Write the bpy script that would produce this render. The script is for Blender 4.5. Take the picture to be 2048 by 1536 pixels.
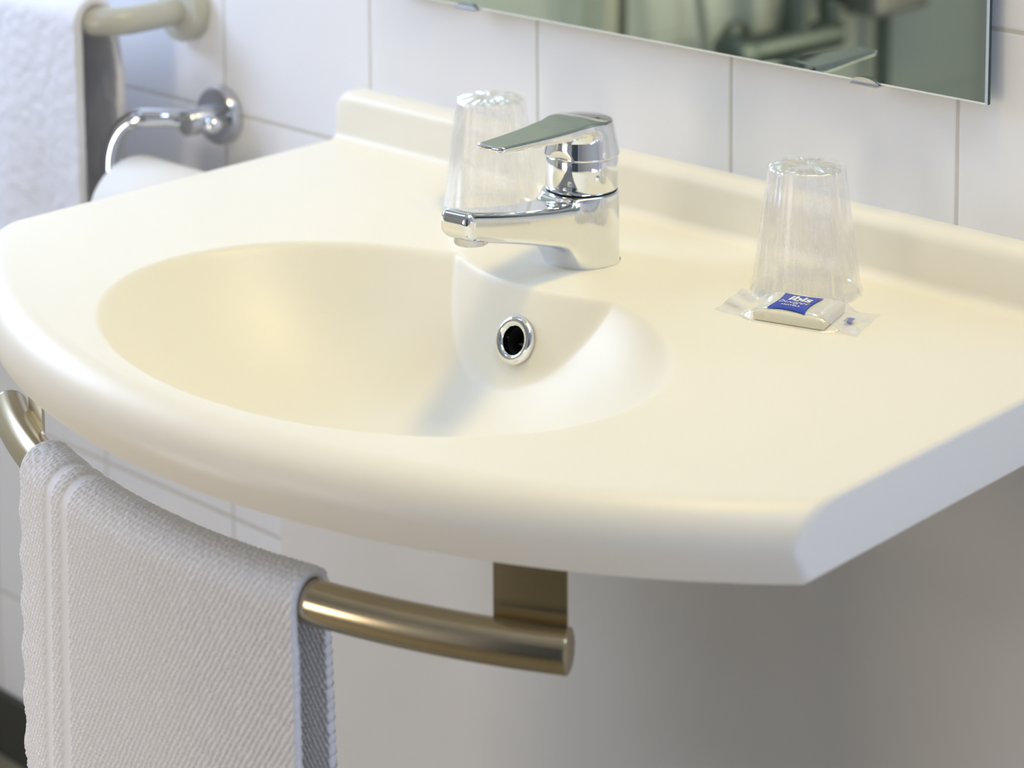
import bpy, bmesh, math, random
import numpy as np
from mathutils import Vector, Matrix

for o in list(bpy.data.objects):
    bpy.data.objects.remove(o)
SC = bpy.context.scene
COL = SC.collection
OZ = 0.782            # the floor is z = 0; all measurements below are relative to the tile joint behind the basin
R2 = math.radians
random.seed(4); np.random.seed(4)

# ------------------------------------------------------------------ camera
F_PX, CX, CY = 4740.136, 918.3838, -440.0452
YAW, PITCH, ROLL = 0.776546, 0.107853, -0.008685
cam_d = bpy.data.cameras.new('camera'); cam = bpy.data.objects.new('camera', cam_d); COL.objects.link(cam)
SC.camera = cam
_f = Vector((-math.sin(YAW)*math.cos(PITCH), math.cos(YAW)*math.cos(PITCH), -math.sin(PITCH)))
_r = Vector((math.cos(YAW), math.sin(YAW), 0)); _u = _r.cross(_f)
_r2 = _r*math.cos(ROLL)+_u*math.sin(ROLL); _u2 = -_r*math.sin(ROLL)+_u*math.cos(ROLL)
cam.matrix_world = Matrix(((_r2.x,_u2.x,-_f.x,1.4921),(_r2.y,_u2.y,-_f.y,-1.4041),(_r2.z,_u2.z,-_f.z,0.5492+OZ),(0,0,0,1)))
cam_d.sensor_fit = 'HORIZONTAL'; cam_d.sensor_width = 36
cam_d.lens = 36*F_PX/2048
cam_d.shift_x = (1024-CX)/2048; cam_d.shift_y = (CY-768)/2048
cam_d.clip_start = 0.05
cam_d.dof.use_dof = True; cam_d.dof.focus_distance = 1.61; cam_d.dof.aperture_fstop = 6.0

# ------------------------------------------------------------------ world and light
w = bpy.data.worlds.new('world'); SC.world = w; w.use_nodes = True
w.node_tree.nodes['Background'].inputs[0].default_value = (0.75,0.82,1,1)
w.node_tree.nodes['Background'].inputs[1].default_value = 0.3
def area(name, loc, target, sx, sy, power, col):
    l = bpy.data.lights.new(name, 'AREA'); l.shape = 'RECTANGLE'; l.size = sx; l.size_y = sy
    l.energy = power; l.color = col
    o = bpy.data.objects.new(name, l); COL.objects.link(o)
    o.location = (loc[0], loc[1], loc[2]+OZ)
    d = Vector(target)-Vector(loc); o.rotation_euler = d.to_track_quat('-Z','Y').to_euler()
    return o
area('mirror_lamp_light', (0.56,-0.20,1.10), (0.26,-0.36,-0.05), 0.40, 0.12, 4.9, (1.0,0.76,0.27))
area('cool_top_fill', (1.15,-0.50,1.5), (0.85,-0.30,0), 0.5, 0.5, 5.4, (0.58,0.76,1.0))  # added fill without a known lamp, cools the right of the basin top
area('window_light', (-0.74,-0.47,0.46), (0.45,-0.34,0.0), 0.5, 0.45, 8.4, (0.53,0.68,1.0))
area('left_high_fill', (-0.6,-0.8,1.45), (0.3,-0.3,0), 0.4, 0.4, 1.2, (0.56,0.74,1.0))  # added fill from the upper left, no known fixture there
area('right_side_fill', (1.9,-0.35,-0.35), (0.7,-0.3,-0.05), 0.5, 0.6, 5.4, (0.58,0.68,1.0))  # added low fill that turns the basin's right end face bluish
area('front_towel_fill', (-0.10,-2.15,0.0), (0.30,-0.5,-0.30), 0.5, 0.6, 6.8, (1.0,0.84,0.68))  # added fill aimed at the hand towel
area('low_towel_fill', (-0.25,-1.35,-0.45), (0.22,-0.5,-0.25), 0.25, 0.3, 2.0, (0.92,0.93,1.0))  # second added fill, brightens the towel from the lower left
SC.view_settings.view_transform = 'Standard'; SC.view_settings.look = 'None'
SC.view_settings.exposure = 0.0; SC.view_settings.gamma = 1.0
SC.view_settings.use_curve_mapping = False
SC.cycles.max_bounces = 10; SC.cycles.transparent_max_bounces = 24; SC.cycles.diffuse_bounces = 6

# ------------------------------------------------------------------ helpers
def principled(name, col, rough=0.5, metal=0.0, **kw):
    m = bpy.data.materials.new(name); m.use_nodes = True
    b = m.node_tree.nodes['Principled BSDF']
    b.inputs['Base Color'].default_value = (*col,1); b.inputs['Roughness'].default_value = rough
    b.inputs['Metallic'].default_value = metal
    for k,v in kw.items(): b.inputs[k.replace('_',' ')].default_value = v
    return m
def nodes(m): return m.node_tree.nodes, m.node_tree.links, m.node_tree.nodes['Principled BSDF']
def noise_bump(m, scale, strength, dist=0.001, detail=3):
    n,l,b = nodes(m)
    tc = n.new('ShaderNodeTexCoord'); t = n.new('ShaderNodeTexNoise'); bp = n.new('ShaderNodeBump')
    t.inputs['Scale'].default_value = scale; t.inputs['Detail'].default_value = detail
    bp.inputs['Strength'].default_value = strength; bp.inputs['Distance'].default_value = dist
    l.new(tc.outputs['Object'], t.inputs['Vector']); l.new(t.outputs['Fac'], bp.inputs['Height']); l.new(bp.outputs['Normal'], b.inputs['Normal'])
    return m
def noise_color(m, c1, c2, scale, detail=4, stretch=None):
    n,l,b = nodes(m)
    tc = n.new('ShaderNodeTexCoord'); t = n.new('ShaderNodeTexNoise'); r = n.new('ShaderNodeValToRGB')
    t.inputs['Scale'].default_value = scale; t.inputs['Detail'].default_value = detail
    r.color_ramp.elements[0].color = (*c1,1); r.color_ramp.elements[1].color = (*c2,1)
    r.color_ramp.elements[0].position = .35; r.color_ramp.elements[1].position = .65
    v = tc.outputs['Object']
    if stretch:
        mp = n.new('ShaderNodeMapping'); mp.inputs['Scale'].default_value = stretch; l.new(v, mp.inputs['Vector']); v = mp.outputs['Vector']
    l.new(v, t.inputs['Vector']); l.new(t.outputs['Fac'], r.inputs['Fac']); l.new(r.outputs['Color'], b.inputs['Base Color'])
    return m

def empty(name, loc, label, cat, group=None):
    o = bpy.data.objects.new(name, None); COL.objects.link(o)
    o.empty_display_size = 0.03
    o.location = (loc[0], loc[1], loc[2]+OZ)
    o['label'] = label; o['category'] = cat
    if group: o['group'] = group
    return o
def origin_of(o):
    v = Vector((0,0,0))
    while o is not None: v += o.location; o = o.parent
    return v
def mk(name, verts, faces, mat, parent=None, smooth=True, origin=None, label=None, normals=None):
    """verts in scene coordinates (relative to the tile joint); returns a linked mesh object"""
    V = np.array(verts, dtype=np.float64).reshape(-1,3).copy(); V[:,2] += OZ
    po = origin_of(parent) if parent is not None else Vector((0,0,0))
    if origin is None: org = po
    else: org = Vector((origin[0],origin[1],origin[2]+OZ))
    V -= np.array(org)
    me = bpy.data.meshes.new(name)
    me.from_pydata([tuple(v) for v in V], [], [tuple(int(i) for i in f) for f in faces])
    me.validate(); me.update()
    me.materials.append(mat)
    if smooth: me.polygons.foreach_set('use_smooth', [True]*len(me.polygons))
    if normals is not None and len(me.vertices) == len(normals):
        me.normals_split_custom_set_from_vertices([tuple(n) for n in normals])
    o = bpy.data.objects.new(name, me); COL.objects.link(o)
    o.location = org-po
    if parent is not None: o.parent = parent
    if label: o['label'] = label
    return o
def struct(o): o['kind'] = 'structure'; return o

class MB:
    def __init__(s): s.v=[]; s.f=[]
    def add(s, v, f):
        n = len(s.v); s.v += [tuple(p) for p in v]; s.f += [tuple(i+n for i in q) for q in f]; return s
    def box(s, x0,x1,y0,y1,z0,z1):
        v=[(x0,y0,z0),(x1,y0,z0),(x1,y1,z0),(x0,y1,z0),(x0,y0,z1),(x1,y0,z1),(x1,y1,z1),(x0,y1,z1)]
        return s.add(v,[(3,2,1,0),(4,5,6,7),(0,1,5,4),(1,2,6,5),(2,3,7,6),(3,0,4,7)])
    def tube(s, pts, r, n=20, caps=True, closed=False):
        pts=[Vector(p) for p in pts]; m=len(pts); V=[]; F=[]
        rs = r if hasattr(r,'__len__') else [r]*m
        def tan(i):
            if closed: return (pts[(i+1)%m]-pts[(i-1)%m]).normalized()
            return (pts[min(i+1,m-1)]-pts[max(i-1,0)]).normalized()
        t=tan(0); a=t.orthogonal().normalized()
        for i in range(m):
            t2=tan(i); q=t.rotation_difference(t2); a=(q@a); a=(a-t2*a.dot(t2)).normalized(); t=t2; b=t.cross(a)
            for k in range(n):
                th=2*math.pi*k/n; V.append(pts[i]+(a*math.cos(th)+b*math.sin(th))*rs[i])
        for i in range(m if closed else m-1):
            for k in range(n):
                j=(i+1)%m; F.append((i*n+k,i*n+(k+1)%n,j*n+(k+1)%n,j*n+k))
        if caps and not closed:
            F.append(tuple(reversed(range(n)))); F.append(tuple((m-1)*n+k for k in range(n)))
        return s.add(V,F)
    def lathe(s, prof, center, axis=(0,0,1), n=48, capa=False, capb=False):
        """prof: (radius, distance along axis)"""
        ax=Vector(axis).normalized(); a=ax.orthogonal().normalized(); b=ax.cross(a); c=Vector(center); V=[];F=[]
        m=len(prof)
        for r,h in prof:
            for k in range(n):
                th=2*math.pi*k/n; V.append(c+ax*h+(a*math.cos(th)+b*math.sin(th))*r)
        for i in range(m-1):
            for k in range(n): F.append((i*n+k,i*n+(k+1)%n,(i+1)*n+(k+1)%n,(i+1)*n+k))
        if capa: F.append(tuple(reversed(range(n))))
        if capb: F.append(tuple((m-1)*n+k for k in range(n)))
        return s.add(V,F)
    def build(s, name, mat, parent=None, smooth=True, bevel=0, **kw):
        o = mk(name, s.v, s.f, mat, parent, smooth, **kw)
        if bevel:
            md=o.modifiers.new('b','BEVEL'); md.width=bevel; md.segments=3; md.limit_method='ANGLE'; md.angle_limit=R2(40)
            md.harden_normals = True
        elif smooth:
            try: o.data.set_sharp_from_angle(angle=R2(38))
            except Exception: pass
        return o

# iso-surface of a distance field (surface nets, vertices pulled onto the surface)
def sdf_mesh(fn, lo, hi, h):
    xs=[np.arange(lo[i],hi[i]+h,h) for i in range(3)]
    X,Y,Z=np.meshgrid(*xs,indexing='ij'); D=fn(X,Y,Z)
    nx,ny,nz=D.shape; ins=D<0
    c=np.zeros((nx-1,ny-1,nz-1),int)
    for a in (0,1):
        for b in (0,1):
            for d in (0,1): c+=ins[a:nx-1+a,b:ny-1+b,d:nz-1+d]
    act=(c>0)&(c<8); idx=-np.ones(act.shape,int); idx[act]=np.arange(act.sum())
    I=np.argwhere(act)
    P=np.zeros((len(I),3)); W=np.zeros(len(I))
    cor=[(a,b,d) for a in (0,1) for b in (0,1) for d in (0,1)]
    for p in cor:
        for ax in range(3):
            if p[ax]==0:
                q=list(p); q[ax]=1
                d0=D[I[:,0]+p[0],I[:,1]+p[1],I[:,2]+p[2]]; d1=D[I[:,0]+q[0],I[:,1]+q[1],I[:,2]+q[2]]
                cr=(d0<0)!=(d1<0); t=np.where(cr,d0/np.where(cr,d0-d1,1),0)
                pt=np.array(p,float)[None,:].repeat(len(I),0); pt[:,ax]=t
                P[cr]+=pt[cr]; W+=cr
    P=(P/W[:,None]+I)*h+np.array([xs[0][0],xs[1][0],xs[2][0]])
    def grad(P):
        e=h*0.25; g=np.zeros_like(P)
        for ax in range(3):
            d=np.zeros(3); d[ax]=e
            g[:,ax]=(fn(*(P+d).T)-fn(*(P-d).T))/(2*e)
        return g
    for _ in range(4):
        g=grad(P); v=fn(*P.T); g2=(g*g).sum(1)+1e-9
        st=-(v/g2)[:,None]*g; ln=np.linalg.norm(st,axis=1); st*= np.minimum(1,h/np.maximum(ln,1e-9))[:,None]
        P=P+st
    N=grad(P); N/=np.linalg.norm(N,axis=1)[:,None]+1e-9
    F=[]
    for ax in range(3):
        b,d=[(1,2),(2,0),(0,1)][ax]
        s0=[slice(None)]*3; s1=[slice(None)]*3; s0[ax]=slice(0,-1); s1[ax]=slice(1,None)
        ch=ins[tuple(s0)]!=ins[tuple(s1)]
        E_=np.argwhere(ch)
        E_=E_[(E_[:,b]>0)&(E_[:,d]>0)&(E_[:,b]<D.shape[b]-1)&(E_[:,d]<D.shape[d]-1)]
        sgn=ins[tuple(s0)][E_[:,0],E_[:,1],E_[:,2]]
        q=[]
        for (ob,od) in ((-1,-1),(0,-1),(0,0),(-1,0)):
            t=E_.copy(); t[:,b]+=ob; t[:,d]+=od; q.append(idx[t[:,0],t[:,1],t[:,2]])
        q=np.array(q).T
        q=np.where(sgn[:,None],q,q[:,::-1]); F+=q.tolist()
    return P,F,N
def smin(a,b,k):
    h=np.clip(0.5+0.5*(b-a)/k,0,1); return b*(1-h)+a*h-k*h*(1-h)
def smax(a,b,k): return -smin(-a,-b,k)
def grid_faces(n,m,closed_n=False,closed_m=False,off=0,flip=False):
    F=[]
    for i in range(n if closed_n else n-1):
        for j in range(m if closed_m else m-1):
            a=i*m+j; b=((i+1)%n)*m+j; c=((i+1)%n)*m+(j+1)%m; d=i*m+(j+1)%m
            F.append((a+off,d+off,c+off,b+off) if flip else (a+off,b+off,c+off,d+off))
    return F

# ------------------------------------------------------------------ materials
CREAM = principled('basin_composite', (0.92,0.88,0.765), 0.40)
CHROME = principled('chrome', (0.84,0.86,0.89), 0.045, 1.0)
CHROME_SOFT = principled('satin_chrome', (0.62,0.63,0.66), 0.22, 1.0)
STEEL = principled('brushed_steel', (0.56,0.48,0.33), 0.22, 1.0)
def brushed(m):
    n,l,b=nodes(m); tc=n.new('ShaderNodeTexCoord'); mp=n.new('ShaderNodeMapping'); mp.inputs['Scale'].default_value=(6,6,900)
    t=n.new('ShaderNodeTexNoise'); t.inputs['Scale'].default_value=1; t.inputs['Detail'].default_value=2
    bp=n.new('ShaderNodeBump'); bp.inputs['Strength'].default_value=0.12; bp.inputs['Distance'].default_value=0.0003
    l.new(tc.outputs['Object'],mp.inputs['Vector']); l.new(mp.outputs['Vector'],t.inputs['Vector']); l.new(t.outputs['Fac'],bp.inputs['Height']); l.new(bp.outputs['Normal'],b.inputs['Normal'])
brushed(STEEL)
BLACK = principled('shade_black', (0.004,0.004,0.004), 0.8)  # black put in for the shade inside the overflow and under the collar
DARK = principled('dark_gap', (0.02,0.025,0.025), 0.4)

def tile_mat(name, axes, size, tile, grout, gw, off=(0,0), rough=0.16):
    m=principled(name, tile, rough); n,l,b=nodes(m)
    tc=n.new('ShaderNodeTexCoord'); sp=n.new('ShaderNodeSeparateXYZ'); l.new(tc.outputs['Object'],sp.inputs[0])
    def M(op,a,b2=None,c=None):
        q=n.new('ShaderNodeMath'); q.operation=op
        for i,v in enumerate((a,b2,c)):
            if v is None: continue
            if isinstance(v,(int,float)): q.inputs[i].default_value=v
            else: l.new(v,q.inputs[i])
        return q.outputs[0]
    ds=[]
    for i,ax in enumerate(axes):
        v=M('ADD',sp.outputs[ax],-off[i]); v=M('DIVIDE',v,size[i]); v=M('ADD',v,0.5); v=M('FRACT',v); v=M('SUBTRACT',v,0.5); v=M('ABSOLUTE',v); ds.append(M('MULTIPLY',v,size[i]))
    d=M('MINIMUM',ds[0],ds[1])
    mr=n.new('ShaderNodeMapRange'); mr.interpolation_type='SMOOTHSTEP'
    mr.inputs['From Min'].default_value=gw*0.5-0.0004; mr.inputs['From Max'].default_value=gw*0.5+0.0004
    l.new(d,mr.inputs['Value'])
    mx=n.new('ShaderNodeMix'); mx.data_type='RGBA'
    ns=n.new('ShaderNodeTexNoise'); ns.inputs['Scale'].default_value=30; l.new(tc.outputs['Object'],ns.inputs['Vector'])
    g2=n.new('ShaderNodeMix'); g2.data_type='RGBA'; g2.inputs[6].default_value=(*[c*0.8 for c in grout],1); g2.inputs[7].default_value=(*grout,1); l.new(ns.outputs['Fac'],g2.inputs[0])
    l.new(g2.outputs[2],mx.inputs[6]); mx.inputs[7].default_value=(*tile,1)
    l.new(mr.outputs['Result'],mx.inputs[0]); l.new(mx.outputs[2],b.inputs['Base Color'])
    rr=n.new('ShaderNodeMapRange'); rr.inputs['To Min'].default_value=0.8; rr.inputs['To Max'].default_value=rough; l.new(mr.outputs['Result'],rr.inputs['Value']); l.new(rr.outputs['Result'],b.inputs['Roughness'])
    m2=n.new('ShaderNodeMapRange'); m2.interpolation_type='SMOOTHSTEP'; m2.inputs['From Min'].default_value=gw*0.3; m2.inputs['From Max'].default_value=gw*0.5+0.0018; l.new(d,m2.inputs['Value'])
    bp=n.new('ShaderNodeBump'); bp.inputs['Strength'].default_value=0.4; bp.inputs['Distance'].default_value=0.001
    l.new(m2.outputs['Result'],bp.inputs['Height']); l.new(bp.outputs['Normal'],b.inputs['Normal'])
    return m
TILE_B = tile_mat('white_wall_tile', (0,2), (0.2,0.1995), (0.87,0.87,0.885), (0.70,0.68,0.62), 0.0032, (0,OZ))
TILE_L = tile_mat('shower_wall_tile', (1,2), (0.3,0.1995), (0.78,0.80,0.75), (0.6,0.62,0.58), 0.003, (0.05,OZ))
PAINT = noise_bump(principled('wall_paint', (0.62,0.62,0.63), 0.6), 60, 0.1)
FLOOR_M = noise_color(principled('vinyl_floor', (0.2,0.2,0.17), 0.5), (0.25,0.215,0.14), (0.30,0.26,0.175), 40)
BASE_M = principled('dark_skirting', (0.045,0.047,0.04), 0.45)
PANEL_M = noise_bump(noise_color(principled('panel_laminate', (0.5,0.5,0.48), 0.45), (0.70,0.68,0.63), (0.75,0.73,0.69), 5, 2), 700, 0.06, 0.0003)

# ------------------------------------------------------------------ room shell
XL_, XR_, YF, ZF, ZC = -0.8, 1.95, -2.3, -OZ, 1.62
def slab(name, *b, mat):
    return struct(MB().box(*b).build(name, mat, smooth=False, origin=(0,0,-OZ)))
slab('wall_back', XL_-.1, XR_+.1, 0, .1, ZF, ZC, mat=TILE_B)
slab('wall_left', XL_-.1, XL_, YF, 0, ZF, ZC, mat=TILE_L)
slab('wall_right', XR_, XR_+.1, YF, 0, ZF, ZC, mat=PAINT)
slab('wall_front', XL_-.1, XR_+.1, YF-.1, YF, ZF, ZC, mat=PAINT)
slab('floor', XL_-.1, XR_+.1, YF-.1, .1, ZF-.05, ZF, mat=FLOOR_M)
slab('ceiling', XL_-.1, XR_+.1, YF-.1, .1, ZC, ZC+.05, mat=principled('ceiling_paint',(0.8,0.8,0.8),0.8))
struct(MB().box(XL_+.0, -0.0205, -0.009, 0, ZF, -0.711).build('baseboard_back', BASE_M, bevel=0.002, origin=(0,0,ZF)))

DOOR_M = principled('slate_door',(0.06,0.08,0.11),0.35); FRAME_M = principled('door_frame',(0.62,0.63,0.64),0.4)
dfr = MB().box(0.72,0.78,YF+0.0005,YF+0.05,ZF,1.28).box(1.60,1.66,YF+0.0005,YF+0.05,ZF,1.28).box(0.78,1.60,YF+0.0005,YF+0.05,1.22,1.28).build('door_1',FRAME_M,smooth=False,origin=(1.19,YF,ZF)); struct(dfr)
leaf = MB().box(0.782,1.598,YF+0.0005,YF+0.035,ZF+0.005,1.218).build('door_leaf',DOOR_M,dfr,smooth=False)
MB().tube([(0.85,YF+0.035,0.27),(0.85,YF+0.085,0.27),(0.855,YF+0.09,0.27),(0.97,YF+0.09,0.27)],0.009,16).build('door_handle',CHROME_SOFT,leaf)

# pipe casing under the basin
casing = MB().box(-0.0165,0.765,-0.1,-0.0005,ZF,-0.036).build('pipe_casing', PANEL_M, bevel=0.0015, origin=(0.37,-0.05,ZF))
casing['label'] = 'plain pale grey casing panel closing off the wall under the washbasin'; casing['category'] = 'panel'

# ------------------------------------------------------------------ washbasin
zt, zb = 0.011, -0.033
BX0, BX1 = -0.0225, 0.752
CXa, CYa, RA = 0.364, 0.039, 0.572
def front_y(x): return CYa-np.sqrt(RA**2-(x-CXa)**2)
def bowl_z(x,y):
    e=np.sqrt(((x-0.364)/0.2187)**2+((y+0.341)/0.162)**2)
    D=0.104; n=2.5
    b=zt-D*(1-e**n)
    b=smax(b, zt-D+0.0+0*x, 0.02)
    ya=-0.2085+((x-0.372)**2)/(2*0.16)
    d=ya-y
    P=zt-2.6*d
    c=smax(b,P,0.007)
    return smin(zt+0*x, c, 0.0055)
OVF = (0.381, 0.0); _d=0.036/2.6
OV = np.array([0.3815, (-0.2085+((0.3815-0.372)**2)/0.32)-_d, zt-0.036]); OVN=np.array([0,-2.6,1.0])/math.hypot(2.6,1)
def build_basin():
    XSI=[]; r=0.0035
    e=[r*(1-math.cos(a)) for a in np.linspace(0,math.pi/2,6)]
    xs=list(BX0+np.array(e))+list(np.arange(BX0+r+0.0015,BX1-r-0.0008,0.0015))+list(BX1-np.array(e[::-1]))
    zu, tu = 0.0545, 0.0235
    NT=400
    rows=[]
    for x in xs:
        dl=min(x-BX0,BX1-x); ins=(r-math.sqrt(max(0,r*r-(r-dl)**2))) if dl<r else 0.0
        dl2=x-BX0; ru=0.016; insu=(ru-math.sqrt(max(0,ru*ru-(ru-dl2)**2))) if dl2<ru else 0.0
        dr2=BX1-x
        if dr2<ru: insu=(ru-math.sqrt(max(0,ru*ru-(ru-dr2)**2)))
        fy=float(front_y(x)); ca=math.sqrt(1-((x-CXa)/RA)**2); k=1/ca
        zT=zt-ins; zU=zu-insu; zB=zb+ins; fy+=ins*k
        s=[]
        s.append((x,0,zU))
        rt=0.0095; tuu=tu-ins
        for a in np.linspace(0,math.pi/2,8): s.append((x,-(tuu-rt)-rt*math.sin(a),zU-rt+rt*math.cos(a)))
        rf=0.008
        for a in np.linspace(0,math.pi/2,8): s.append((x,-(tuu+rf)+rf*math.cos(a),zT+rf-rf*math.sin(a)))
        y0=-(tuu+rf); y1=fy+0.020*k
        yy=np.linspace(y0,y1,NT+1)[1:]
        zz=bowl_z(np.full(NT,x),yy)-ins
        for y,z in zip(yy,zz): s.append((x,y,z))
        # bullnose front: rounding 24 mm, bulging 7 mm, tucking back to the lower edge
        pr=[]
        for a in np.linspace(0,math.pi/2,14)[1:]:
            pr.append((0.020-0.027*math.sin(a), zT-0.024*(1-math.cos(a))))
        for t in np.linspace(0,1,9)[1:]:
            pr.append((-0.007+0.007*t**1.7, zT-0.024-(zT-0.024-zB)*t))
        for o,z in pr: s.append((x,fy+o*k,z))
        # underside
        under=[]
        for j in range(NT-1,-1,-6):
            y=yy[j]; z=min(zB, zz[j]-0.007); 
            if y>fy+0.004*k: under.append((x,y,z))
        s+=under
        s.append((x,0,zB))
        rows.append(s)
    m=min(len(q) for q in rows)
    assert all(len(q)==m for q in rows), sorted(set(len(q) for q in rows))
    V=np.array(rows).reshape(-1,3)
    # overflow opening: a short round recess behind the chrome ring
    rel=V-OV; hn=rel@OVN; rad=np.linalg.norm(rel-hn[:,None]*OVN,axis=1)
    msk=(rad<0.0125)&(np.abs(hn)<0.008)&(V[:,2]>-0.06); V[msk]-=OVN*0.022
    F=grid_faces(len(rows),m,closed_m=True)
    F.append(tuple(range(m))[::-1] if False else tuple(range(m))); F.append(tuple((len(rows)-1)*m+j for j in range(m-1,-1,-1)))
    o=mk('basin_top',V,F,CREAM,basin)
    bm=bmesh.new(); bm.from_mesh(o.data); bmesh.ops.recalc_face_normals(bm,faces=bm.faces); bm.to_mesh(o.data); bm.free()
    o.data.polygons.foreach_set('use_smooth',[True]*len(o.data.polygons)); 
    try: o.data.set_sharp_from_angle(angle=R2(50))
    except Exception: pass
    return o
basin = empty('washbasin',(0.364,-0.25,zb),'cream washbasin with rounded front rim, oval bowl and low rear upstand','washbasin')
build_basin()
ov = MB()
prof=[(0.0172,0.0),(0.0172,0.0012)]+[(0.0135+0.0037*math.cos(a),0.0012+0.0030*math.sin(a)) for a in np.linspace(0.15,math.pi-0.2,14)]+[(0.0096,-0.001),(0.0094,-0.003)]
ov.lathe(prof,OV,OVN,56); ovr=ov.build('overflow_ring',CHROME,basin,label='chrome overflow ring')
MB().lathe([(0.0094,-0.003),(0.0093,-0.0175),(0.006,-0.0185),(0.0005,-0.019)],OV,OVN,32,capb=True).build('overflow_hole',BLACK,ovr)  # shaded inside of the overflow, painted black
dr=np.array([0.364,-0.341,zt-0.102])
MB().lathe([(0.031,0),(0.031,.0012),(0.027,.0025),(0.022,.002),(0.021,.0045),(0.012,.0062),(0.0005,.0065)],dr,(0,0,1),48,capa=True,capb=True).build('drain_plug',CHROME,basin)

# ------------------------------------------------------------------ tap
TX,TY = 0.3657,-0.133
PSI=0.10
def tap_uv(x,y):
    dx=x-TX; dy=y-TY
    return dx*math.cos(PSI)+dy*math.sin(PSI), dx*math.sin(PSI)-dy*math.cos(PSI)
def tap_pt(u,t): return (TX+u*math.cos(PSI)+t*math.sin(PSI), TY+u*math.sin(PSI)-t*math.cos(PSI))
tap = empty('basin_tap',(TX,TY,zt),'chrome single lever mixer tap standing on the washbasin','tap')
def rbox2(px,pz,w,h,r):
    qx=np.abs(px)-(w-r); qz=np.abs(pz)-(h-r)
    return np.sqrt(np.maximum(qx,0)**2+np.maximum(qz,0)**2)+np.minimum(np.maximum(qx,qz),0)-r
def lerp_t(t,ts,vs): return np.interp(t,ts,vs)
def sm_interp(t,ts,vs):
    # smooth cubic interpolation through control values (Catmull-Rom on uneven knots)
    ts=np.array(ts,float); vs=np.array(vs,float); g=np.gradient(vs,ts)
    t=np.clip(t,ts[0],ts[-1]); i=np.clip(np.searchsorted(ts,t)-1,0,len(ts)-2)
    h=ts[i+1]-ts[i]; u=(t-ts[i])/h
    return (2*u**3-3*u**2+1)*vs[i]+(u**3-2*u**2+u)*h*g[i]+(-2*u**3+3*u**2)*vs[i+1]+(u**3-u**2)*h*g[i+1]
def sdf_body(x,y,z):
    x,t=tap_uv(x,y)
    rad=np.sqrt(x*x+t*t)
    zc=0.0108; z1=0.0640; rr=0.0279-0.0006*np.clip((z-zc)/0.05,0,1)
    dc=smax(rad-rr, np.abs(z-(zc+z1)/2)-(z1-zc)/2, 0.0025)
    zt_=sm_interp(t,[0,.03,.06,.09,.12,.15],[.0600,.0606,.0640,.0692,.0755,.0825])
    zb_=sm_interp(t,[0,.018,.028,.036,.046,.06,.09,.12,.15],[.0130,.0155,.0200,.0262,.0320,.0365,.0455,.0535,.0620])
    wd=sm_interp(t,[0,.03,.06,.09,.12,.15],[.0225,.0205,.0178,.0160,.0148,.0142])-np.clip((0.034-z)/0.03,0,1)*0.006*np.clip(t/0.02,0,1)
    cz=(zt_+zb_)/2; hz=(zt_-zb_)/2
    d2=rbox2(x,z-cz,wd,hz,0.0062)
    tend=0.1500-((z-0.072)**2)*14
    ds=smax(d2, t-tend, 0.0075); ds=smax(ds,-t-0.0,0.004)
    d=smin(dc,ds,0.016)
    # keep the top face flat under the collar
    return smax(d, np.where(rad<0.040, z-0.0642, -1), 0.0012)*0.8
P,Fc,N=sdf_mesh(sdf_body,(TX-.036,TY-.158,0.006),(TX+.042,TY+.034,0.092),0.0009)
mk('tap_body',P,Fc,CHROME,tap,normals=N)
MB().lathe([(0.0262,0.0630),(0.0262,0.0655)],(TX,TY,0),(0,0,1),64).build('shaded_gap_ring',BLACK,tap)  # black band painted as the shaded gap between body and collar
MB().lathe([(0.020,0.0650),(0.0262,0.0652),(0.0267,0.0660),(0.0267,0.0885),(0.0262,0.0902),(0.0245,0.0915),(0.018,0.0920)],(TX,TY,0),(0,0,1),96,capa=True,capb=True).build('tap_collar',CHROME,tap)
MB().lathe([(0.0283,0.0),(0.0284,0.0003),(0.0282,0.0006)],(TX,TY,zt-0.0002),(0,0,1),64,capa=True,capb=True).build('base_gasket',principled('gasket_grey',(0.12,0.13,0.14),0.5),tap)
aer=(*tap_pt(0,0.1305),0)
MB().lathe([(0.0120,0.0700),(0.0120,0.0555),(0.0115,0.0548),(0.0101,0.0548),(0.0096,0.0570),(0.001,0.0575)],aer,(0,0,1),48,capa=True,capb=True).build('aerator',CHROME_SOFT,tap)
def sdf_lever(x,y,z):
    x,t=tap_uv(x,y)
    rad=np.sqrt(x*x+t*t); rr=0.0288-(z-0.087)*0.19
    ztop=0.1172-((rad/0.025)**2)*0.0014
    dd=smax(rad-rr, 0.0900-z, 0.0015); dd=smax(dd, z-ztop, 0.0022)
    # thin blade running forward from the head
    zt_=sm_interp(t,[-.02,0,.02,.05,.08,.12],[.1150,.1170,.1172,.1172,.1180,.1198])
    zb_=sm_interp(t,[-.02,0,.02,.035,.05,.08,.12],[.1125,.1120,.1105,.1092,.1098,.1122,.1154])
    wd=sm_interp(t,[-.02,0,.012,.025,.05,.08,.12],[.0120,.0170,.0198,.0196,.0172,.0144,.0112])
    cz=(zt_+zb_)/2; hz=(zt_-zb_)/2
    db=rbox2(x,z-cz,wd,hz,np.minimum(0.0020,hz))
    db=smax(db,t-0.1105+14*x*x,0.002); db=smax(db,-t+0.005,0.004)
    d=smin(dd,db,0.010)
    d=smax(d, z-np.maximum(zt_,ztop)-0.0002, 0.0016)
    hol=np.sqrt((x*0.9)**2+(t-0.046)**2+(z-0.082)**2)-0.0225
    return smax(d,-hol,0.003)*0.8
P,Fc,N=sdf_mesh(sdf_lever,(TX-.033,TY-.125,0.080),(TX+.042,TY+.034,0.127),0.0007)
mk('lever_handle',P,Fc,CHROME,tap,normals=N)

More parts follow.
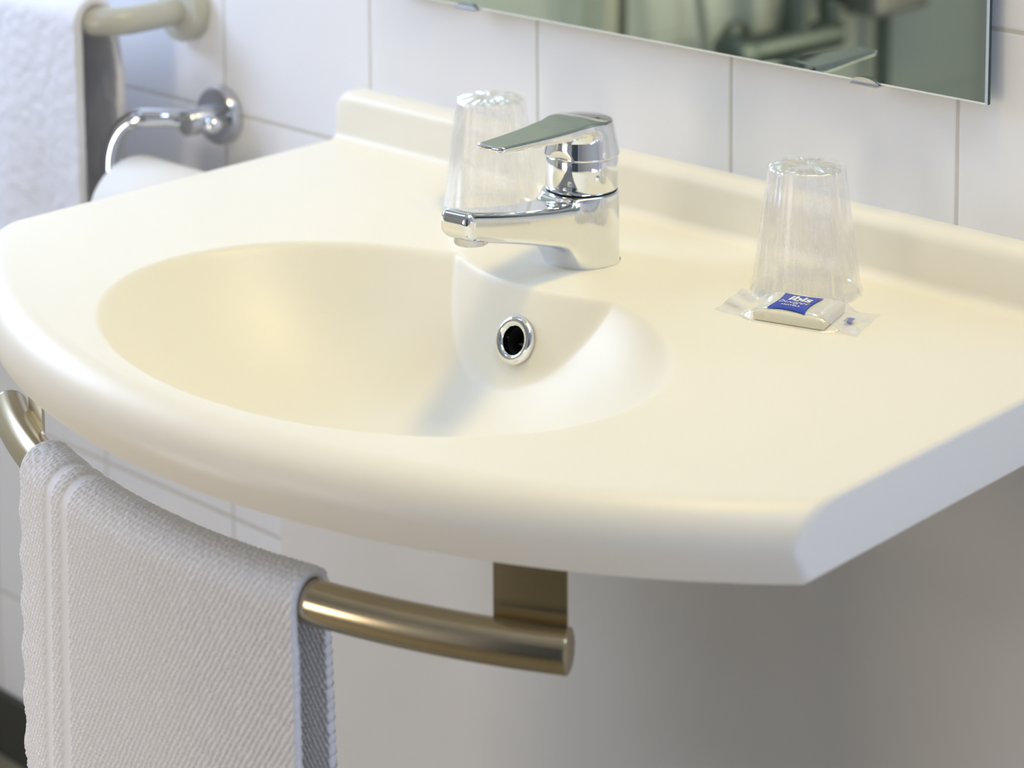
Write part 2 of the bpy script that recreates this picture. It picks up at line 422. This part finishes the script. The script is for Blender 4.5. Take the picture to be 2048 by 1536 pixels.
# ------------------------------------------------------------------ mirror
MYF, MX0, MX1, MZ0, MZ1 = -0.0145, 0.036, 0.632, 0.1485, 0.72
mir = empty('wall_mirror',((MX0+MX1)/2,0,MZ0),'frameless rectangular mirror clipped to the white tiles above the washbasin','mirror')
GL_EDGE = principled('mirror_edge_glass', (0.01,0.05,0.045), 0.12); 
MIRM = principled('mirror_silver', (0.76,0.88,0.77), 0.012, 1.0)
BEV = principled('mirror_bevel', (0.80,0.88,0.95), 0.25, 0.35)  # pale blue painted in for light scattered by the glass edge
MB().box(MX0,MX1,MYF+0.0012,MYF+0.0045,MZ0,MZ1).build('glass_sheet',GL_EDGE,mir,smooth=False,label='dark green glass edge')
b=0.0016
MB().add([(MX0+b,MYF,MZ0+b),(MX1-b,MYF,MZ0+b),(MX1-b,MYF,MZ1-b),(MX0+b,MYF,MZ1-b)],[(0,1,2,3)]).build('mirror_face',MIRM,mir,smooth=False)
q=[(MX0,MYF+.0012,MZ0),(MX1,MYF+.0012,MZ0),(MX1,MYF+.0012,MZ1),(MX0,MYF+.0012,MZ1),(MX0+b,MYF,MZ0+b),(MX1-b,MYF,MZ0+b),(MX1-b,MYF,MZ1-b),(MX0+b,MYF,MZ1-b)]
MB().add(q,[(0,1,5,4),(1,2,6,5),(2,3,7,6),(3,0,4,7)]).build('bevelled_edge',BEV,mir,smooth=False,label='bevelled edge with a painted bright sheen')
def clip(xc):
    m=MB(); V=[];n=14
    for k in range(n+1):
        a=math.pi*k/n; V.append((xc-0.0115*math.cos(a),MYF-0.0028+0.0016*(1-math.sin(a)),MZ0-0.001+0.0052*math.sin(a)))
    V2=[(x,y+0.0012,z) for x,y,z in V]; 
    m.add(V+V2,[tuple(range(n+1))[::-1],tuple(range(n+1,2*n+2))]+[(k,k+1,n+2+k,n+1+k) for k in range(n)])
    m.box(xc-0.0115,xc+0.0115,MYF-0.0028,-0.0003,MZ0-0.0018,MZ0-0.0006)
    return m.build('mirror_clip',CHROME_SOFT,mir,smooth=True,label='small half-round metal clip')
clip(0.134); clip(0.532)
LEAN=Matrix.Translation((0,MYF,MZ0+OZ))@Matrix.Rotation(-0.013,4,'X')@Matrix.Translation((0,-MYF,-MZ0-OZ))
mir.matrix_world=LEAN@Matrix.Translation(mir.location)

# ------------------------------------------------------------------ plastic cups
def film_mat(name, white, trans, rough, tint=(1,1,1), nscale=90, nstr=0.6):
    m=bpy.data.materials.new(name); m.use_nodes=True; n=m.node_tree.nodes; l=m.node_tree.links
    for q in list(n): n.remove(q)
    out=n.new('ShaderNodeOutputMaterial'); tr=n.new('ShaderNodeBsdfTransparent'); tr.inputs[0].default_value=(*tint,1)
    gl=n.new('ShaderNodeBsdfGlossy'); gl.inputs['Roughness'].default_value=rough; gl.inputs[0].default_value=(1,1,1,1)
    df=n.new('ShaderNodeBsdfDiffuse'); df.inputs[0].default_value=(0.97,0.97,0.99,1)
    tc=n.new('ShaderNodeTexCoord'); mp=n.new('ShaderNodeMapping'); mp.inputs['Scale'].default_value=(1,1,0.28)
    ns=n.new('ShaderNodeTexNoise'); ns.inputs['Scale'].default_value=nscale; ns.inputs['Detail'].default_value=4; ns.inputs['Distortion'].default_value=0.8
    l.new(tc.outputs['Object'],mp.inputs['Vector']); l.new(mp.outputs['Vector'],ns.inputs['Vector'])
    bp=n.new('ShaderNodeBump'); bp.inputs['Strength'].default_value=nstr; bp.inputs['Distance'].default_value=0.0015; l.new(ns.outputs['Fac'],bp.inputs['Height'])
    l.new(bp.outputs['Normal'],gl.inputs['Normal'])
    fr=n.new('ShaderNodeFresnel'); fr.inputs['IOR'].default_value=1.45; l.new(bp.outputs['Normal'],fr.inputs['Normal'])
    mr=n.new('ShaderNodeMapRange'); mr.inputs['From Min'].default_value=0.4; mr.inputs['From Max'].default_value=0.75; mr.inputs['To Min'].default_value=white*0.3; mr.inputs['To Max'].default_value=white*1.9
    l.new(ns.outputs['Fac'],mr.inputs['Value'])
    a=n.new('ShaderNodeMixShader'); l.new(mr.outputs['Result'],a.inputs[0]); l.new(tr.outputs[0],a.inputs[1]); l.new(df.outputs[0],a.inputs[2])
    mu=n.new('ShaderNodeMath'); mu.operation='MULTIPLY'; mu.inputs[1].default_value=trans; l.new(fr.outputs[0],mu.inputs[0])
    c=n.new('ShaderNodeMixShader'); l.new(mu.outputs[0],c.inputs[0]); l.new(a.outputs[0],c.inputs[1]); l.new(gl.outputs[0],c.inputs[2])
    l.new(c.outputs[0],out.inputs[0]); return m
CUP_M = film_mat('clear_cup_plastic',0.10,0.5,0.10,(0.99,0.99,0.99),60,0.05)
WRAP_M = film_mat('cup_wrapping_film',0.27,0.40,0.20,(0.995,0.995,0.995),70,0.35)
def make_cup(name, c, label, seed, group):
    t=empty(name,(c[0],c[1],zt),label,'cup',group)
    H=0.0875; cx,cy=c; z0=zt+0.0004
    prof=[(0.0362,z0),(0.0368,z0+0.001),(0.0364,z0+0.0022),(0.0355,z0+0.003)]+[(0.0352-0.0108*u,z0+0.003+(H-0.008)*u) for u in np.linspace(0.05,1,12)]
    prof+=[(0.0240,z0+H-0.0030),(0.0225,z0+H-0.0012),(0.0200,z0+H-0.0008),(0.0185,z0+H-0.0030),(0.0001,z0+H-0.0034)]
    MB().lathe(prof,(cx,cy,0),(0,0,1),72).build('cup_wall',CUP_M,t)
    inner=[(r-0.0009,z-0.0006) for r,z in prof[3:]]
    rs=np.random.RandomState(seed); ph=rs.rand(12)*6.28; am=rs.rand(12)
    nT,nZ=160,70; V=[]
    for i in range(nZ):
        u=i/(nZ-1); 
        for k in range(nT):
            th=2*math.pi*k/nT
            wr=sum(am[j]*math.sin((j*3+5)*th+ph[j]+u*(2.5 if j%2 else -3.5)) for j in range(6))/3
            w2=sum(am[j+6]*math.sin((j*7+9)*th+ph[j+6]+u*6*(am[j]-.5)) for j in range(6))/3
            if u<0.86:
                v=u/0.86; r=0.0382-0.0112*v+0.0011*wr*(0.4+0.6*(1-v))+0.0006*w2; z=z0+v*(H+0.001)
                if v<0.06: r+=0.0016*(1-v/0.06)
            else:
                v=(u-0.86)/0.14; r=0.0270*(1-v)+0.0004; z=z0+H+0.001+0.0022*math.sin(v*3.1)*(1+0.9*wr*(1-v))+0.0012*math.sin(5*v+th*1.3+ph[2])*v*(1-v)*2
            V.append((cx+r*math.cos(th),cy+r*math.sin(th),z))
    F=grid_faces(nZ,nT,closed_m=True)
    mk('cup_wrapper',V,F,WRAP_M,t,label='crinkled clear film wrapper')
    return t
make_cup('wrapped_cup',(0.5283,-0.0789),'film-wrapped upside-down clear plastic cup behind the small wrapped soap',3,None)
make_cup('wrapped_cup',(0.2300,-0.0875),'film-wrapped upside-down clear plastic cup behind the tap spout and lever',8,None)

# ------------------------------------------------------------------ soap
soap = empty('wrapped_soap',(0.560,-0.130,zt),'small cream soap bar in clear film with a blue label','soap')
SO=Vector((0.5592,-0.1290,0)); ang=math.atan2(0.0131,0.0463); su=Vector((math.cos(ang),math.sin(ang),0)); sv=Vector((-math.sin(ang),math.cos(ang),0)); 
def sp_(u,v,z): p=SO+su*u+sv*v; return (p.x,p.y,z)
SOAP_M = principled('ivory_soap',(0.86,0.83,0.68),0.35); SOAP_M.node_tree.nodes['Principled BSDF'].inputs['Subsurface Weight'].default_value=0.15
SOAP_M.node_tree.nodes['Principled BSDF'].inputs['Subsurface Radius'].default_value=(0.004,0.003,0.002)
HU,HV,HS=0.0258,0.0218,0.0088
def soap_top(u,v):
    a=np.clip(1-(np.abs(u)/HU)**5,0,1); b_=np.clip(1-(np.abs(v)/HV)**5,0,1)
    return zt+0.0008+HS*(0.62+0.38*(a*b_)**0.5)
def build_soap():
    n=36; V=[];
    us=np.linspace(-1,1,n); 
    top=[];bot=[]
    for j in us:
        for i in us:
            top.append(sp_(i*HU,j*HV,float(soap_top(i*HU,j*HV))))
    for j in us:
        for i in us: bot.append(sp_(i*HU*0.97,j*HV*0.97,zt+0.0002))
    F=grid_faces(n,n,flip=True)+grid_faces(n,n,off=n*n)
    ring=[k for k in range(n)]+[n*k+n-1 for k in range(1,n)]+[n*(n-1)+k for k in range(n-2,-1,-1)]+[n*k for k in range(n-2,0,-1)]
    for a,b_ in zip(ring,ring[1:]+ring[:1]): F.append((a,b_,b_+n*n,a+n*n))
    o=mk('soap_bar',top+bot,F,SOAP_M,soap)
    bm=bmesh.new(); bm.from_mesh(o.data); bmesh.ops.recalc_face_normals(bm,faces=bm.faces); bm.to_mesh(o.data); bm.free()
    md=o.modifiers.new('b','BEVEL'); md.width=0.0012; md.segments=3; md.limit_method='ANGLE'; md.angle_limit=R2(45)
build_soap()
FILM = film_mat('soap_film',0.06,0.45,0.12,(0.995,0.995,0.99),120,0.3)
def build_wrapper():
    nu,nv=90,44; V=[]; W=0.0505; Wv=0.0270
    for j in range(nv):
        for i in range(nu):
            u=-W+2*W*i/(nu-1)-0.001; v=-Wv+2*Wv*j/(nv-1)
            au=abs(u)-HU; av=abs(v)-HV
            f=1.0
            zz=float(soap_top(np.clip(u,-HU,HU),np.clip(v,-HV,HV)))+0.0007
            du=max(au,0)/0.012; dv=max(av,0)/0.0045; f=max(0,1-max(du,0)-max(dv,0))
            z=zt+0.0010+(zz-zt-0.0010)*(f*f*(3-2*f))
            if au>0: z+=0.0010*min(1,au/0.015)*(1+math.sin(v*260+u*90))*0.5+0.0030*(max(0,au-0.006)/0.02)**2*(1.0 if u<0 else 0.1)
            V.append(sp_(u,v*(1-0.18*max(0,min(1,au/0.01))*(1-min(1,max(0,au)/0.03))),z))
    mk('soap_wrapper',V,grid_faces(nu and nv,nu),FILM,soap,label='clear film wrapper with flared ends')
build_wrapper()
BLUE=principled('blue_label_print',(0.018,0.055,0.50),0.25); WHITE=principled('white_label_print',(0.93,0.94,0.97),0.35); VIOLET=principled('violet_print',(0.20,0.22,0.55),0.4)
def to_uv(p): d=Vector((p[0],p[1],0))-SO; return d.dot(su),d.dot(sv)
LBL=[(u_,v_-0.0012) for u_,v_ in (to_uv(p) for p in ((0.5487,-0.1512),(0.5753,-0.1444),(0.5681,-0.1118),(0.5411,-0.1196)))]
def build_label():
    L=[Vector(p) for p in LBL]; c=sum(L,Vector((0,0)))/4; 
    n=24; V=[];F=[]
    bow=0.0020
    def edge(t_,a,b_): 
        p=a.lerp(b_,t_); m=(a+b_)/2; d=(c-m).normalized(); return p+d*bow*4*t_*(1-t_)
    for j in range(n+1):
        for i in range(n+1):
            s,t_=i/n,j/n
            A,B,C_,D=L[0],L[1],L[2],L[3]
            bt=edge(s,A,B); tp=edge(s,D,C_); lf=edge(t_,A,D); rt=edge(t_,B,C_)
            p=bt*(1-t_)+tp*t_+lf*(1-s)+rt*s-(A*(1-s)*(1-t_)+B*s*(1-t_)+D*(1-s)*t_+C_*s*t_)
            V.append(sp_(p.x,p.y,float(soap_top(np.clip(p.x,-HU,HU),np.clip(p.y,-HV,HV)))+0.0011))
    return mk('printed_label',V,grid_faces(n+1,n+1),BLUE,soap,label='blue four-pointed label with curved-in sides')
lab=build_label()
def text_mesh(name, body, size, u, v, parent, mat, shear=0.0, thick=0.0, sx=1.0, rot=0.0):
    cu=bpy.data.curves.new('t','FONT'); cu.body=body; cu.size=size; cu.align_x='CENTER'; cu.shear=shear; cu.offset=thick; cu.extrude=0
    o=bpy.data.objects.new('t',cu); COL.objects.link(o); dg=bpy.context.evaluated_depsgraph_get(); me=bpy.data.meshes.new_from_object(o.evaluated_get(dg))
    pts=[v_.co.copy() for v_ in me.vertices]; F=[tuple(p.vertices) for p in me.polygons]; bpy.data.objects.remove(o)
    V=[]
    for p in pts:
        x,y=p.x*sx,p.y; x,y=x*math.cos(rot)-y*math.sin(rot),x*math.sin(rot)+y*math.cos(rot)
        uu,vv=u+x,v+y; V.append(sp_(uu,vv,float(soap_top(np.clip(uu,-HU,HU),np.clip(vv,-HV,HV)))+0.0014))
    return mk(name,V,F,mat,parent,smooth=False)
lc=sum((Vector(p) for p in LBL),Vector((0,0)))/4
text_mesh('ibis_lettering','ibis',0.0128,lc.x+0.0016,lc.y+0.0026,lab,WHITE,shear=0.12,thick=0.00045,sx=0.95)
text_mesh('budget_lettering','budget',0.0076,lc.x-0.0008,lc.y-0.0034,lab,WHITE,shear=0.4,thick=-0.00005,sx=1.0,rot=0.03)
text_mesh('hotels_lettering','HOTELS',0.0032,lc.x-0.0006,lc.y-0.0086,lab,WHITE,thick=0.00005,sx=1.15)
def frag():
    V=[];F=[]; n=4
    u0,v0=to_uv((0.5885,-0.1145)); 
    m=MB()
    pts=[(0,0),(0,-.0095)]
    for k in range(n): pts+=[(0.0050,-.0095+.0024*k+.0002),(0.0068,-.0095+.0024*k+.0012),(0.0050,-.0095+.0024*(k+1)-.0002)]
    zz=zt+0.0026
    m.add([sp_(u0+a,v0+b_,zz) for a,b_ in pts],[tuple(range(len(pts)))])
    return m.build('printed_mark',VIOLET,soap,smooth=False,label='small violet printed mark on the film end')
frag()

# ------------------------------------------------------------------ towel rail under the basin
RB, ZB_, RT = 0.560, -0.0860, 0.0133
def arc(a,r=RB,z=ZB_): return (CXa+r*math.sin(a),CYa-r*math.cos(a),z)
rail = empty('curved_towel_rail',arc(0,RB,zb),'curved brushed steel towel rail hanging below the front rim of the washbasin','towel rail')
A0,A1=-0.505,0.505
MB().tube([arc(a) for a in np.linspace(A0,A1,90)],RT,40).build('rail_bar',STEEL,rail)
for a,s in ((A1,1),(A0,-1)):
    t=Vector((math.cos(a),math.sin(a),0))*s
    MB().lathe([(RT-0.0002,-0.001),(RT+0.0002,0.0004),(RT-0.0002,0.0016),(RT-0.0022,0.0024),(0.0002,0.0024)],arc(a),t,40,capa=True,capb=True).build('end_cap',STEEL,rail)
def bracket(ac, wa):
    m=MB(); n=8; th=0.0022; V=[]
    zr=[zb-0.0002,ZB_-0.004]
    for r in (RB-RT+0.004,RB-RT+0.004-th):
        for z in zr:
            for k in range(n+1): V.append(arc(ac-wa/2+wa*k/n,r,z))
    N1=n+1; F=[]
    for k in range(n):
        F+=[(k,k+1,N1+k+1,N1+k),(2*N1+k,3*N1+k,3*N1+k+1,2*N1+k+1),(k,2*N1+k,2*N1+k+1,k+1),(N1+k,N1+k+1,3*N1+k+1,3*N1+k)]
    F+=[(0,N1,3*N1,2*N1),(n,2*N1+n,3*N1+n,N1+n)]
    m.add(V,F); V=[]
    # fixing flange against the underside of the basin
    return m.build('bracket',STEEL,rail,smooth=False,label='flat steel strap bracket')
bracket(0.462,0.080); bracket(-0.405,0.080)

# ------------------------------------------------------------------ towels
TOWEL = principled('white_terry',(0.93,0.93,0.945),0.95); TOWEL.node_tree.nodes['Principled BSDF'].inputs['Sheen Weight'].default_value=0.3
noise_bump(TOWEL,1400,0.55,0.0008,2)
def vnoise(u,v,seed):
    rs=np.random.RandomState(seed); T=rs.rand(256,256)
    iu=np.floor(u).astype(int); iv=np.floor(v).astype(int); fu=u-iu; fv=v-iv; fu=fu*fu*(3-2*fu); fv=fv*fv*(3-2*fv)
    g=lambda a,b_: T[a%256,b_%256]
    return (g(iu,iv)*(1-fu)+g(iu+1,iv)*fu)*(1-fv)+(g(iu,iv+1)*(1-fu)+g(iu+1,iv+1)*fu)*fv-0.5
def towel_mesh(name, frame, U, path_len_f, path_len_b, rbar, th, step, mat, parent, disp, edge_fn, thick_pad=0.0005, label=None):
    """frame(u) -> (origin on bar axis, outward horizontal dir, along dir). The cloth hangs down in front, over the bar and down behind."""
    rm=rbar+th/2+thick_pad
    arcL=math.pi*rm
    ss=np.arange(-path_len_f, arcL+path_len_b, step); uu=np.arange(U[0],U[1]+step/2,step)
    S,UU=np.meshgrid(ss,uu,indexing='ij')
    O,Rd,Al=frame(UU,S)
    # 2D path: front at +rm, back at -rm
    a=np.clip(S/rm,0,math.pi)
    px=np.where(S<0,rm,np.where(S>arcL,-rm,rm*np.cos(a))); pz=np.where(S<0,S,np.where(S>arcL,-(S-arcL),rm*np.sin(a)))
    nxn=np.where(S<0,1,np.where(S>arcL,-1,np.cos(a))); nzn=np.where(S<0,0,np.where(S>arcL,0,np.sin(a)))
    off=edge_fn(S,UU)   # slow folds, outward
    du=disp(S,UU)
    outer=th/2+du; inner=-th/2-np.where((S<-0.022)|(S>arcL+0.022),du*0.8,0)
    sh=[]
    for w_ in (outer,inner+0*du):
        sh.append(O+Rd*(px+off+nxn*w_)[...,None]+np.array([0,0,1.0])*(pz+nzn*w_)[...,None])
    n,m=S.shape
    V=np.concatenate([sh[0].reshape(-1,3),sh[1].reshape(-1,3)])
    F=grid_faces(n,m)+grid_faces(n,m,off=n*m,flip=True)
    for i in range(n-1):
        F.append((i*m,n*m+i*m,n*m+(i+1)*m,(i+1)*m)); F.append((i*m+m-1,(i+1)*m+m-1,n*m+(i+1)*m+m-1,n*m+i*m+m-1))
    for j in range(m-1):
        F.append((j,j+1,n*m+j+1,n*m+j)); F.append(((n-1)*m+j,n*m+(n-1)*m+j,n*m+(n-1)*m+j+1,(n-1)*m+j+1))
    o=mk(name,V,F,mat,parent,label=label)
    return o
def front_frame(UU,S):
    a=UU/RB
    O=np.stack([CXa+RB*np.sin(a),CYa-RB*np.cos(a),ZB_+0*a],-1); Rd=np.stack([np.sin(a),-np.cos(a),0*a],-1); return O,Rd,None
TU0,TU1=-0.295*RB,0.213*RB
def disp_front(S,U):
    # diagonal rib weave of small loops, two flat bands near the left border
    ph=(U*0.87-S*0.50); q=(S*0.9+U*0.42)
    j=vnoise(U*260+50,S*260+300,1)*1.6+vnoise(U*90+9,S*90+70,5)*1.2
    rib=np.abs(np.sin(math.pi*ph/0.0036+j*0.6))**0.6
    seg=0.55+0.45*np.abs(np.sin(math.pi*q/0.0036+j*1.1+np.floor(ph/0.0036)*1.7))
    loops=rib*seg
    x=U-TU0
    def band(c,w): return 1/(1+np.exp(-(np.abs(x-c)-w)/0.0006))
    mask=band(0.050,0.0050)*band(0.0725,0.0050)
    mask=np.minimum(mask,1/(1+np.exp(-(x-0.0018)/0.0005)))
    vert=np.abs(np.sin(math.pi*x/0.0032+vnoise(U*300+5,S*120+900,3)*2))
    near=np.exp(-((x-0.015)/0.02)**2); tex=loops*(1-0.5*near)+vert*0.4*near
    fine=vnoise(U*1500+11,S*1500+3000,2)*0.00035+vnoise(U*800+1,S*800+1500,9)*0.0003
    return mask*(0.0024*tex)+fine*mask+vnoise(U*60+5,S*60+90,4)*0.0004
def folds_front(S,U):
    x=(U-TU0)/(TU1-TU0); d=np.clip(-S/0.3,0,1)
    back=np.clip((S-0.05)/0.3,0,1)
    g=0.004*np.sin(x*5+1.5)*d+0.003*np.sin(x*11+S*4)*d+0.0016*np.sin(S*190)*np.exp(-x/0.02)*np.clip(-S/0.03,0,1)
    g+=0.006*np.exp(-((x-1)/0.06)**2)*(-1)*d*0.6
    gb=-0.014*back+0.004*np.sin(x*7+2)*back
    return g+gb
tw = empty('hand_towel',arc(-0.05,RB+RT,-0.30),'white ribbed hand towel hanging over the curved rail below the washbasin','towel')
towel_mesh('towel_cloth',front_frame,(TU0,TU1),0.34,0.30,RT,0.0042,0.00078,TOWEL,tw,disp_front,folds_front)

# wall grab rail and its towel
GREY = principled('beige_grey_plastic',(0.52,0.52,0.45),0.28)
GX,GZ,GY=-0.249,0.092,-0.098
gr = empty('wall_grab_rail',(GX,0,GZ),'beige grey grab rail on the tiled wall, upper left, bending out of a round flange','towel rail')
pts=[(GX,-0.004,GZ),(GX,GY+0.032,GZ)]+[(GX-0.032+0.032*math.cos(a),GY+0.032-0.032*math.sin(a),GZ) for a in np.linspace(0.1,math.pi/2,12)]+[(x,GY,GZ) for x in np.linspace(GX-0.05,-0.70,8)]
pts+=[(-0.70-0.045*math.sin(a),GY+0.045-0.045*math.cos(a),GZ) for a in np.linspace(0.1,math.pi/2,10)]+[(-0.745,-0.004,GZ)]
MB().tube(pts,0.0135,28).build('rail_tube',GREY,gr)
for x in (GX,-0.745):
    MB().lathe([(0.0300,0.0),(0.0300,0.013),(0.0285,0.0165),(0.024,0.0185),(0.0005,0.0185)],(x,0,GZ),(0,-1,0),48,capa=True,capb=True).build('wall_flange',GREY,gr)
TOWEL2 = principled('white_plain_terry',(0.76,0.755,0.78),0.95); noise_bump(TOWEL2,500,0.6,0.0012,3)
def rail_frame(UU,S):
    O=np.stack([UU,GY+0*UU,GZ+0*UU],-1); Rd=np.stack([0*UU,-1+0*UU,0*UU],-1); return O,Rd,None
def disp2(S,U): return vnoise(U*300+5,S*300+300,7)*0.0008+vnoise(U*120+5,S*120+300,12)*0.0012
def folds2(S,U):
    d=np.clip(-S/0.3,0,1); b_=np.clip((S-0.05)/0.3,0,1); return 0.006*np.sin(U*28)*d+0.003*np.sin(U*60+S*6)*d-0.012*np.clip(b_*5,0,1)+0.004*np.sin(U*40)*b_
tw2 = empty('bath_towel',(-0.47,GY,-0.3),'white bath towel folded over the grab rail at the upper left','towel')
towel_mesh('towel_cloth',rail_frame,(-0.68,-0.270),0.27,0.25,0.0135,0.008,0.003,TOWEL2,tw2,disp2,folds2,thick_pad=0.001)

# ------------------------------------------------------------------ toilet roll holder
RX,RZ=-0.2015,-0.003
th_ = empty('toilet_roll_holder',(RX,0,RZ),'chrome toilet roll holder with round wall plate and bent arm','toilet roll holder')
MB().lathe([(0.0275,0),(0.0275,0.0095),(0.0262,0.0120),(0.0005,0.0120)],(RX,0,RZ),(0,-1,0),56,capa=True,capb=True).build('wall_plate',CHROME_SOFT,th_)
MB().lathe([(0.0125,0.011),(0.0125,0.046),(0.0115,0.0475),(0.0005,0.0475)],(RX,0,RZ),(0,-1,0),40,capa=True,capb=True).build('post',CHROME_SOFT,th_)
MB().lathe([(0.0085,0.0)]+[(0.0085*math.cos(a),0.006+0.0085*math.sin(a)) for a in np.linspace(0,1.45,10)],(RX+0.0105,-0.028,RZ-0.002),(1,0,0),32,capa=True,capb=True).build('locking_knob',CHROME,th_,label='small domed chrome knob')
ry=-0.036; az=RZ; by=-0.083; bx=RX-0.066
arm=[(RX-0.006,ry,az),(RX-0.014,ry-0.006,az+0.0005),(RX-0.024,ry-0.016,az+0.002)]+[(bx+0.034-0.034*math.sin(a),by+0.014-0.014*math.sin(a),az+0.004-0.048*(1-math.cos(a))) for a in np.linspace(0.0,math.pi/2,12)]
zr_=az-0.073
arm+=[(bx,by,zr_+0.026)]+[(bx+0.024*(1-math.cos(a)),by,zr_+0.024-0.024*math.sin(a)) for a in np.linspace(0.15,math.pi/2,8)]+[(bx+0.13,by,zr_)]
MB().tube(arm,0.0088,24).build('bent_arm',CHROME,th_)
PAPER = noise_bump(principled('toilet_paper',(0.80,0.78,0.73),0.9),300,0.3)
rl = empty('toilet_roll',(bx+0.07,by,zr_),'cream white toilet roll on the chrome holder, half hidden by the washbasin','toilet roll')
rc=(bx+0.030,by,zr_-0.0095)
MB().lathe([(0.0185,0.0),(0.0510,0.0),(0.0525,0.002),(0.0525,0.096),(0.0510,0.098),(0.0185,0.098),(0.0185,0.0)],rc,(1,0,0),64).build('paper_roll',PAPER,rl)
MB().lathe([(0.0180,0.001),(0.0184,0.001),(0.0184,0.097),(0.0180,0.097),(0.0180,0.001)],rc,(1,0,0),48).build('cardboard_core',principled('cardboard',(0.5,0.42,0.32),0.9),rl)

# ------------------------------------------------------------------ shower corner seen only in the mirror
SX=XL_
DM = principled('dark_reflection_chrome',(0.16,0.19,0.18),0.45,0.8)  # dark greenish reflections are put into this chrome's base colour
mx = empty('shower_mixer',(SX,-1.66,-0.236),'chrome shower mixer on the wall, seen as a blurred shape in the mirror','shower mixer')
MZ=-0.236
MB().tube([(SX+0.065,-1.515,MZ),(SX+0.065,-1.768,MZ)],0.025,28).build('mixer_body',DM,mx)
for y in (-1.585,-1.740): MB().lathe([(0.034,0),(0.033,0.012),(0.016,0.018),(0.016,0.055)],(SX,y,MZ),(1,0,0),32,capa=True,capb=True).build('wall_flange',DM,mx)
MB().tube([(SX+0.065,-1.663,MZ),(SX+0.065,-1.663,MZ+0.9)],0.022,24).build('riser_pipe',DM,mx)
MB().lathe([(0.014,0.015),(0.018,0.05),(0.016,0.06)],(SX+0.065,-1.752,MZ),(0,0,1),24,capb=True).build('diverter_knob',DM,mx)
MB().lathe([(0.030,0),(0.034,0.02),(0.033,0.045),(0.026,0.05)],(SX+0.065,-1.535,MZ),(0,1,0),32,capa=True,capb=True).build('control_knob',DM,mx)
MB().tube([(SX+0.075,-1.512,MZ-0.01),(SX+0.082,-1.505,MZ-0.05),(SX+0.085,-1.505,MZ-0.10)],0.019,20).build('spout',DM,mx)
MB().tube([(SX+0.065,-1.65,MZ-0.02),(SX+0.07,-1.645,MZ-0.07)],0.022,20).build('hose_union',DM,mx)
hs=[(SX+0.07,-1.645,MZ-0.07)]+[(SX+0.08-0.03*t,-1.645+0.25*math.sin(t*math.pi*0.5),MZ-0.07-0.18*math.sin(t*math.pi*0.9)*(1-t*0.4)+0.62*t*t) for t in np.linspace(0.05,1,28)]
MB().tube(hs,0.0085,14).build('shower_hose',principled('hose_grey',(0.45,0.47,0.44),0.4,0.4),mx)
rr_ = empty('shower_slide_rail',(SX,-1.954,-0.5),'vertical chrome rail on the shower wall, reflected in the mirror','shower rail')
MB().tube([(SX+0.035,-1.954,-0.55),(SX+0.035,-1.954,0.9)],0.0125,20).build('rail_tube',DM,rr_)
for z in (-0.54,0.89): MB().lathe([(0.014,0),(0.012,0.034)],(SX,-1.954,z),(1,0,0),20,capa=True,capb=True).build('wall_mount',CHROME_SOFT,rr_)
ds_ = empty('soap_dispenser',(SX,-1.86,-0.22),'dark and silver soap dispenser on the shower wall, cut off by the mirror top','soap dispenser')
MB().box(SX+0.066,SX+0.135,-1.945,-1.785,-0.208,-0.02).build('dispenser_body',principled('dispenser_grey',(0.32,0.31,0.30),0.3,0.6),ds_,bevel=0.012)
MB().box(SX,SX+0.0665,-1.89,-1.82,-0.20,-0.06).build('wall_mount',principled('dispenser_dark',(0.05,0.05,0.05),0.4),ds_,bevel=0.004)
sc_ = empty('shower_screen_post',(SX+0.02,-1.225,ZF),'dark framed upright of the shower enclosure, reflected in the mirror','shower screen')
MB().box(SX+0.0005,SX+0.04,-1.277,-1.250,ZF+0.001,1.2).build('dark_profile',principled('dark_profile',(0.06,0.075,0.06),0.4),sc_,smooth=False)
MB().box(SX+0.0005,SX+0.045,-1.2495,-1.222,ZF+0.001,1.2).build('pale_profile',principled('pale_profile',(0.62,0.60,0.50),0.4),sc_,smooth=False)
